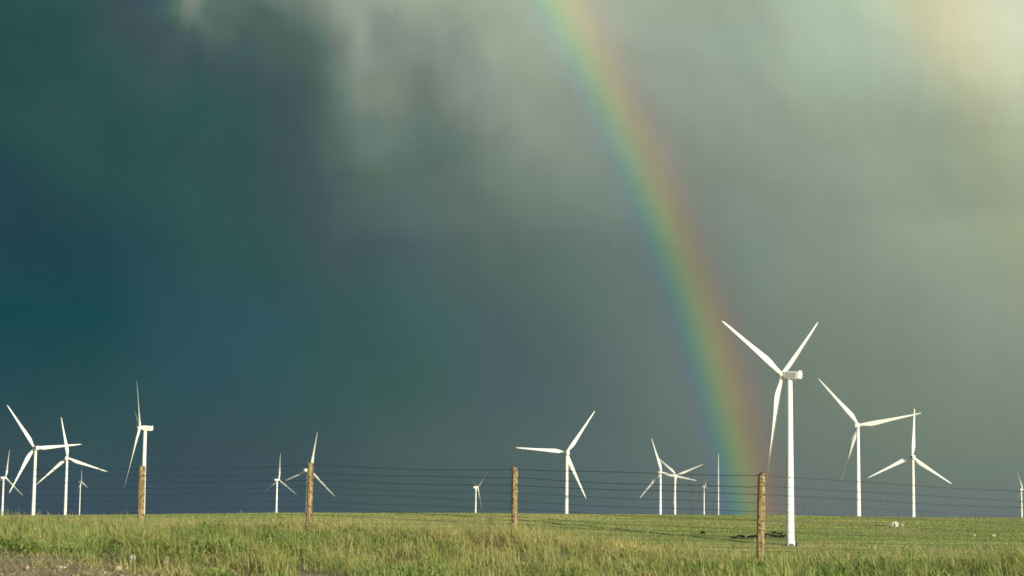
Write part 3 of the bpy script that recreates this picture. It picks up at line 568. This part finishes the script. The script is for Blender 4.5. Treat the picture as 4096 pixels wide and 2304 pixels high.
TURB = [  # x, y, height of rotor axis, yaw, rotor phase, scale, label
 (-876.4, 3459.1, 49.7, .614, 1.418, 1, 'white wind turbine cut off by the left edge of the photo, left of all others'),
 (-463.7, 1949.2, 57.3, -.560, 2.189, 1, 'tall white wind turbine at far left, one blade level across its right neighbour'),
 (-530.7, 2391., 58.5, -.062, 1.768, 1, 'white wind turbine whose upright blade is crossed by the level blade beside it'),
 (-1202.4, 5597.7, 70.9, 1.780, 1.499, .74, 'tiny distant wind turbine just left of the leftmost fence post'),
 (-283.1, 1544.6, 61.9, -1.755, 2.407, 1, 'white wind turbine seen side on, rising from behind the leftmost fence post'),
 (-428.3, 3679., 55., .710, 1.519, 1, 'small white wind turbine standing just left of the second fence post'),
 (-258.2, 2551.9, 51.1, .614, 1.346, 1, 'wind turbine hidden behind the second fence post, only its blades showing'),
 (-71., 4214.2, 52.7, 1.083, .645, 1, 'small lone wind turbine left of the third fence post, one blade hanging down'),
 (55.5, 1940.5, 58.6, -.136, 3.067, 1, 'lone white wind turbine right of the third fence post, one blade pointing level left'),
 (207.3, 2744.3, 57.3, .371, 1.872, 1, 'left one of two wind turbines with overlapping rotors left of the rainbow'),
 (267.3, 3227., 63.6, .515, .355, 1, 'right one of two wind turbines with overlapping rotors left of the rainbow'),
 (456.8, 4689., 68.1, 1.344, 1.607, .74, 'tiny distant wind turbine between the overlapping pair and the slim mast'),
 (130.1, 926.2, 65.4, -.896, 2.698, 1, 'largest white wind turbine, nearest, standing beside the black cows'),
 (276.6, 1584., 72.5, .314, 2.283, 1, 'white wind turbine right of the largest one, its level blade touching its neighbour'),
 (410.1, 2028.9, 61.2, .014, 1.514, 1, 'white wind turbine with one blade straight up, on the crest behind the pale shed'),
 (1260., 4915.7, 72.1, .857, 1.900, 1, 'small white wind turbine at the right edge of the photo'),
]
proto = make_turbine()
turbs = [proto]+[copy_tree(proto) for _ in TURB[1:]]
for o, (x, y, z, yaw, ph, s, lab) in zip(turbs, TURB):
    o.location = (x, y, z-HUB_H*s); o.rotation_euler = (0, 0, -yaw); o.scale = (s, s, s)
    if s != 1:
        grow = (105.0 if x < 0 else 78.0)/s-HUB_H
        o.location.z = z-HUB_H*s-grow*s
        for ch in kids(o):
            if ch.name.startswith('tower'): ch.scale.z = (HUB_H+grow)/HUB_H
            else: ch.location.z += grow
    pose_rotor(o, ph, math.radians(6.5) if 'side on' in lab or 'largest white' in lab else CONE, grow if s != 1 else 0.0)
    tag(o, lab, 'wind turbine', 'wind turbines across the prairie')
# foundation ring of the near turbine stands on its gravel
bm = bmesh.new(); zz = 65.4-HUB_H
ring_loft(bm, [circle(130.1, 926.2, zz-1.0, 3.1, 32), circle(130.1, 926.2, zz+.10, 3.0, 32), circle(130.1, 926.2, zz+.16, 2.9, 32)])
tag(bm_obj('foundation', bm, M_CONC), 'round concrete foundation under the largest wind turbine', 'foundation')
# slim mast
bm = bmesh.new(); xm, ym = 251.0, 2400.0
LOSM = 74.0
prof = [(0, .80), (20, .70), (40, .58), (60, .42), (74, .25), (80, .12)]
ring_loft(bm, [circle(0, 0, z, r, 12) for z, r in prof])
mt = empty('measuring_mast', (xm, ym, MAST_Z))
tag(mt, 'slim white mast without blades at the left foot of the rainbow', 'mast')
bm_obj('pole', bm, M_MAST, mt, True)
for zb_ in (58, 40):
    bm = bmesh.new(); add_tube(bm, [(-1.6, 0, zb_), (1.6, 0, zb_)], .06); bm_obj('instrument_boom', bm, M_MAST, mt)
# ---------------------------------------------------------------- fence
fence = empty('wire_fence', (0, 31.1, -.5))
tag(fence, 'wire fence on round weathered wooden posts along the grass verge', 'fence')
FP = Vector((0, 31.1, -.5))
LEANP = [(.0, .0), (.0, .0), (.012, 0), (.004, 0), (.004, .0), (.006, 0), (0, 0), (0, 0)]
POSTR = [.066, .066, .062, .058, .051, .052, .058, .06]
def post_bm(h, r, seed):
    rr = random.Random(seed); bm = bmesh.new(); rings = []; N = 18
    ph = [rr.uniform(0, 6.28) for _ in range(4)]
    for k in range(13):
        f = k/12; z = f*h
        rad = r*(1.05-.10*f)
        rg = []
        for i in range(N):
            a = 2*math.pi*i/N
            d = rad*(1+.05*math.sin(2*a+ph[0]+f*2)+.03*math.sin(5*a+ph[1]+f*5)+.02*math.sin(9*a+ph[2]-f*7))
            rg.append((d*math.cos(a)+.008*math.sin(f*3+ph[3]), d*math.sin(a), z+(0 if k < 12 else .014*math.sin(a+ph[2])+.006*rr.uniform(-1, 1))))
        rings.append(rg)
    rings.append([(x*.72, y*.72, z+.006) for x, y, z in rings[-1]])
    ring_loft(bm, rings); return bm
for k, (x, y, zt) in enumerate(POSTS):
    zg = float(terrain(np.array(x), np.array(y)))-.35
    p = bm_obj('fence_post', post_bm(zt-zg, POSTR[k], k+3), M_WOOD, fence, True)
    p.location = Vector((x, y, zg))-FP; p.rotation_euler = (LEANP[k][1], LEANP[k][0], k*1.3)
OFFS = [.03, .17, .28, .40, .53, .65, .77, .88]
def wire_pts(off, seed, n=26):
    rr = random.Random(seed); pts = []
    for (x0, y0, z0), (x1, y1, z1) in zip(POSTS[:-1], POSTS[1:]):
        sag = rr.uniform(.0, .028); a, b = rr.uniform(-.012, .012), rr.uniform(-.012, .012); ph = rr.uniform(0, 6)
        for i in range(n):
            f = i/n
            pts.append(Vector((x0+(x1-x0)*f+.03, y0+(y1-y0)*f-.06, z0+(z1-z0)*f-off+a*(1-f)+b*f-sag*4*f*(1-f)+.006*math.sin(f*9+ph)))-FP)
    pts.append(Vector((POSTS[-1][0]+.03, POSTS[-1][1]-.06, POSTS[-1][2]-off))-FP)
    return pts
for k in range(3):
    bm = bmesh.new(); pts = wire_pts(OFFS[k], 50+k); add_tube(bm, pts, WIRE_R, 5)
    bm_obj('barbed_wire', bm, M_WIRE, fence)
    wobj = [o for o in kids(fence) if o.name.startswith('barbed_wire')][-1]
    bm = bmesh.new(); rr = random.Random(80+k)
    for i in range(len(pts)-1):
        for j in range(2):
            p = pts[i].lerp(pts[i+1], (j+rr.uniform(.2, .8))/2)
            for q in range(2):
                d = Vector((rr.uniform(-.5, .5), rr.uniform(-.5, .5), rr.choice((-1, 1))*rr.uniform(.6, 1))).normalized()*.016
                add_tube(bm, [p-d, p+d], .0022, 3)
    o = bm_obj('barbs', bm, M_WIRE, wobj); o['kind'] = 'stuff'
bm = bmesh.new()
rows = [wire_pts(OFFS[k], 50+k) for k in range(3, 8)]
for r_ in rows: add_tube(bm, r_, WIRE_R*.75, 5)
# upright stay wires of the netting
n_ = len(rows[0])
for i in range(0, n_-1):
    a, b = rows[0], rows[-1]
    for fr in ((.25,) if i % 2 else ()):
        pa = a[i].lerp(a[i+1], fr); add_tube(bm, [rows[q][i].lerp(rows[q][i+1], fr) for q in range(5)]+[rows[-1][i].lerp(rows[-1][i+1], fr)-Vector((0, 0, .12))], WIRE_R*.45, 4)
bm_obj('wire_netting', bm, M_WIRE, fence)
for (i0, k0, k1) in ((3*26+23, 1, 7), (4*26+19, 0, 7), (5*26+18, 3, 7)):
    bm = bmesh.new()
    add_tube(bm, [wire_pts(OFFS[q], 50+q)[i0]+Vector((.008*(-1)**q, 0, 0)) for q in range(k0, k1+1)], .0035, 5)
    bm_obj('wire_stay', bm, M_WIRE, fence)
# ---------------------------------------------------------------- black cattle
def cow_mesh(name, lying, head_down, turn=0.0):
    """joints joined by edges, a radius each, grown by a Skin modifier into one continuous body"""
    zb = .0 if not lying else -.62
    J = [((0, 0, .98+zb), .46), ((.55, 0, 1.0+zb), .46), ((1.0, 0, 1.04+zb), .38), ((-.55, 0, 1.02+zb), .45), ((-.88, 0, 1.08+zb), .34)]
    E_ = [(0, 1), (1, 2), (0, 3), (3, 4)]
    if head_down:
        nk = [((1.30, .05*turn, .95+zb), .20), ((1.55, .15*turn, .55+max(zb, -.2)), .15), ((1.66, .2*turn, .36+max(zb, -.2)), .125), ((1.80, .24*turn, .12+max(zb, -.05)), .085)]
    else:
        nk = [((1.32, .1*turn, 1.25+zb), .20), ((1.58, .3*turn, 1.42+zb), .15), ((1.74, .42*turn, 1.40+zb), .125), ((1.98, .60*turn, 1.24+zb), .085)]
    b0 = len(J); J += nk; E_ += [(2, b0), (b0, b0+1), (b0+1, b0+2), (b0+2, b0+3)]
    hz = J[b0+2][0]
    for s in (-1, 1):
        i = len(J); J += [((hz[0]-.08, hz[1]+s*.17, hz[2]+.08), .05), ((hz[0]-.12, hz[1]+s*.30, hz[2]+.06), .03)]; E_ += [(b0+2, i), (i, i+1)]
    for s in (-1, 1):
        i = len(J)
        if lying:
            J += [((.95, s*.25, .36), .13), ((1.25, s*.30, .16), .08), ((.95, s*.34, .07), .05)]; E_ += [(2, i), (i, i+1), (i+1, i+2)]
            i = len(J); J += [((-.62, s*.36, .36), .18), ((-.30, s*.46, .16), .09), ((-.60, s*.52, .07), .05)]; E_ += [(3, i), (i, i+1), (i+1, i+2)]
        else:
            J += [((.86, s*.2, .66), .17), ((.90, s*.2, .40), .105), ((.87, s*.2, .20), .08), ((.90, s*.2, .03), .085)]; E_ += [(1, i), (i, i+1), (i+1, i+2), (i+2, i+3)]
            i = len(J); J += [((-.62, s*.2, .70), .21), ((-.76, s*.2, .46), .115), ((-.68, s*.2, .20), .08), ((-.64, s*.2, .03), .085)]; E_ += [(3, i), (i, i+1), (i+1, i+2), (i+2, i+3)]
    i = len(J); J += [((-1.02, 0, 1.05+zb), .05), ((-1.08, .03, .75+zb), .03), ((-1.06, .05, .42+max(zb, -.3)), .05)]; E_ += [(4, i), (i, i+1), (i+1, i+2)]
    me = bpy.data.meshes.new(name+'_joints'); me.from_pydata([j[0] for j in J], E_, [])
    o = bpy.data.objects.new(name+'_joints', me); COL.objects.link(o)
    o.modifiers.new('skin', 'SKIN'); sv = me.skin_vertices
    if not sv:
        bpy.context.view_layer.objects.active = o
        bpy.context.view_layer.update(); sv = me.skin_vertices
    for k, (_, r) in enumerate(J):
        sv[0].data[k].radius = (r, r)
    sv[0].data[0].use_root = True
    ss = o.modifiers.new('sub', 'SUBSURF'); ss.levels = 1; ss.render_levels = 1
    dg = bpy.context.evaluated_depsgraph_get(); dg.update()
    out = bpy.data.meshes.new_from_object(o.evaluated_get(dg))
    bpy.data.objects.remove(o, do_unlink=True)
    for p in out.polygons: p.use_smooth = True
    out.name = name; out.materials.clear(); return out
M_COW = simple('black_hide', (.012, .011, .011), .7, .3, 4.0, .2)
COWM = {'graze': cow_mesh('grazing_cow', False, True, .6), 'stand': cow_mesh('standing_cow', False, False, .6), 'lie': cow_mesh('lying_cow', True, False, -.5)}
first = {}
for x, y, kd, rz, lab in COWS:
    if kd in first: o = first[kd].copy(); COL.objects.link(o)
    else: o = first[kd] = mesh_obj('cow', COWM[kd], M_COW)
    o.location = (x, y, float(terrain(np.array(x), np.array(y)))); o.rotation_euler = (0, 0, rz); o.scale = (1.15,)*3
    tag(o, lab, 'cow', 'black cows in the pasture')
# ---------------------------------------------------------------- small things in the pasture
def ground_z(x, y): return float(terrain(np.array(x), np.array(y)))
x, y = 207.3, 1082.0; sh = empty('shed', (x, y, ground_z(x, y)-.1), -.25)
tag(sh, 'small pale shed with a lean-to on the left, in the green field', 'shed')
M_SHED = simple('pale_shed_siding', (.58, .52, .48), .8, .1, 2.0); M_ROOF = simple('pale_metal_roof', (.62, .60, .56), .5, .1, 1.0); M_SHADE = simple('shed_opening_shade', (.06, .05, .045), .9)
bm = bmesh.new(); ring_loft(bm, [[(.1, yy_, 0), (3.1, yy_, 0), (3.1, yy_, 2.3), (1.6, yy_, 2.95), (.1, yy_, 2.3)] for yy_ in (-1.6, 1.6)]); bm_obj('walls', bm, M_SHED, sh)
bm = bmesh.new()
add_box(bm, (.80, 0, 2.70), (1.75, 3.5, .08), 0, Euler((0, -math.atan2(.65, 1.5), 0)).to_matrix()); add_box(bm, (2.42, 0, 2.70), (1.75, 3.5, .08), 0, Euler((0, math.atan2(.65, 1.5), 0)).to_matrix())
bm_obj('roof', bm, M_ROOF, sh)
bm = bmesh.new(); add_box(bm, (1.1, -1.62, 1.0), (.9, .06, 1.9)); bm_obj('door', bm, M_SHADE, sh)  # flat dark slab; the doorway's shade is put into its colour
bm = bmesh.new(); add_box(bm, (-1.25, 0, 1.55), (2.9, 3.0, .08), 0, Euler((0, -.55, 0)).to_matrix())
for px_, py_, hh_ in ((-2.3, -1.4, .9), (-2.3, 1.4, .9), (-.9, -1.4, 1.75)): add_box(bm, (px_, py_, hh_/2), (.12, .12, hh_))
bm_obj('lean_to', bm, M_ROOF, sh)
x, y = 213.0, 1084.4; bm = bmesh.new()
ring_loft(bm, [circle(0, 0, z, r, 16) for z, r in ((-.1, .55), (1.5, .55), (1.75, .35), (1.9, .18))])
o = bm_obj('water_tank', bm, simple('green_tank', (.30, .38, .26), .6), None, True); o.location = (x, y, ground_z(x, y))
tag(o, 'small pale green tank standing right of the shed', 'tank')
def rock(seed, r, mat):
    rr = random.Random(seed); bm = bmesh.new(); bmesh.ops.create_icosphere(bm, subdivisions=3, radius=1)
    for v in bm.verts:
        d = v.co.normalized()
        k = 1+.16*math.sin(3.1*d.x+seed)+.12*math.sin(4.7*d.y+2*seed)+.08*math.sin(7*d.z+d.x*5+seed)+rr.uniform(-.025, .025)
        v.co = Vector((d.x*k*r[0], d.y*k*r[1], d.z*k*r[2]))
    return bm
M_BOULD = simple('pale_boulder', (.31, .335, .23), .9, .15, 2.0, .2, .4)
for x, y, r, lab, sd in ((235.9, 1015.3, (.9, .8, .95), 'left one of two pale boulders in the green field at right', 2), (245.5, 1014.4, (1.05, .9, .95), 'right one of two pale boulders in the green field at right', 5)):
    o = bm_obj('boulder', rock(sd, tuple(.85*q for q in r), None), M_BOULD, None, True); o.location = (x, y, ground_z(x, y)+.45); tag(o, lab, 'boulder', 'pale boulders in the field')
x, y = 132.9, 921.0; tb = empty('transformer_box', (x, y, ground_z(x, y)), .35); tag(tb, 'dark green transformer cabinet beside the foot of the largest turbine', 'cabinet')
M_TBOX = simple('dark_green_cabinet', (.035, .06, .030), .5)
bm = bmesh.new(); add_box(bm, (0, 0, 1.05), (1.9, 1.5, 1.7), .06); bm_obj('cabinet', bm, M_TBOX, tb)
bm = bmesh.new(); add_box(bm, (0, 0, .10), (2.0, 1.7, .18), .02); bm_obj('pad', bm, M_CONC, tb)
bm = bmesh.new()
for k in range(6): add_box(bm, (-.6+.24*k, .78, .95), (.06, .26, 1.1))
bm_obj('cooling_fins', bm, M_TBOX, tb)
# loose stones at the road edge
STONES = [(-4.74, 25.3, (.030, .028, .048), (.62, .60, .54), 'upright pale grey stone in the grass at the road edge, below the leftmost post'),
          (-4.30, 25.1, (.03, .024, .03), (.58, .55, .46), 'small pale stone in the road edge litter, right of an upright grey stone'),
          (-5.62, 23.4, (.035, .03, .026), (.50, .34, .25), 'pinkish stone at the bottom left among dry litter'),
          (-3.45, 28.0, (.028, .02, .035), (.72, .70, .62), 'bright white stone lying in the grass left of the second post'),
          (-4.66, 24.0, (.05, .04, .032), (.48, .38, .27), 'tan stone lying at the bottom edge below an upright grey stone'),
          (-5.25, 23.6, (.045, .03, .022), (.56, .52, .40), 'flat pale stone amid dry stems near the bottom left corner')]
for k, (x, y, r, c, lab) in enumerate(STONES):
    o = bm_obj('stone', rock(k+11, r, None), simple('stone_%s' % 'abcdef'[k], tuple(.72*q for q in c), .9, .12, 30.0, .2), None, True)
    o.location = (x, y, ground_z(x, y)+r[2]*.8+(.05 if k in (0, 1, 3) else .01)); tag(o, lab, 'stone', 'loose stones at the road edge')
# ---------------------------------------------------------------- camera
cam = bpy.data.cameras.new('camera'); co_ = link(bpy.data.objects.new('camera', cam)); SC.camera = co_
cam.sensor_width = 36; cam.lens = 36*5000/2576; cam.clip_start = .5; cam.clip_end = 60000
pitch = math.atan((1290-724.5)/5000); roll = math.radians(.7)
fw = Vector((0, math.cos(pitch), math.sin(pitch))); u_ = Vector((0, -math.sin(pitch), math.cos(pitch))); r_ = Vector((1, 0, 0))
R_ = r_*math.cos(roll)+u_*math.sin(roll); U_ = -r_*math.sin(roll)+u_*math.cos(roll)
co_.matrix_world = Matrix(((R_.x, U_.x, -fw.x, 0), (R_.y, U_.y, -fw.y, 0), (R_.z, U_.z, -fw.z, 0), (0, 0, 0, 1)))
vs_ = SC.view_settings; SC.display_settings.display_device = 'sRGB'
vs_.view_transform = 'Standard'; vs_.look = 'None'; vs_.exposure = EXPO; vs_.gamma = 1; vs_.use_curve_mapping = False
SC.render.film_transparent = False
SC.cycles.filter_width = 1.7
SC.cycles.max_bounces = 6; SC.cycles.transparent_max_bounces = 4
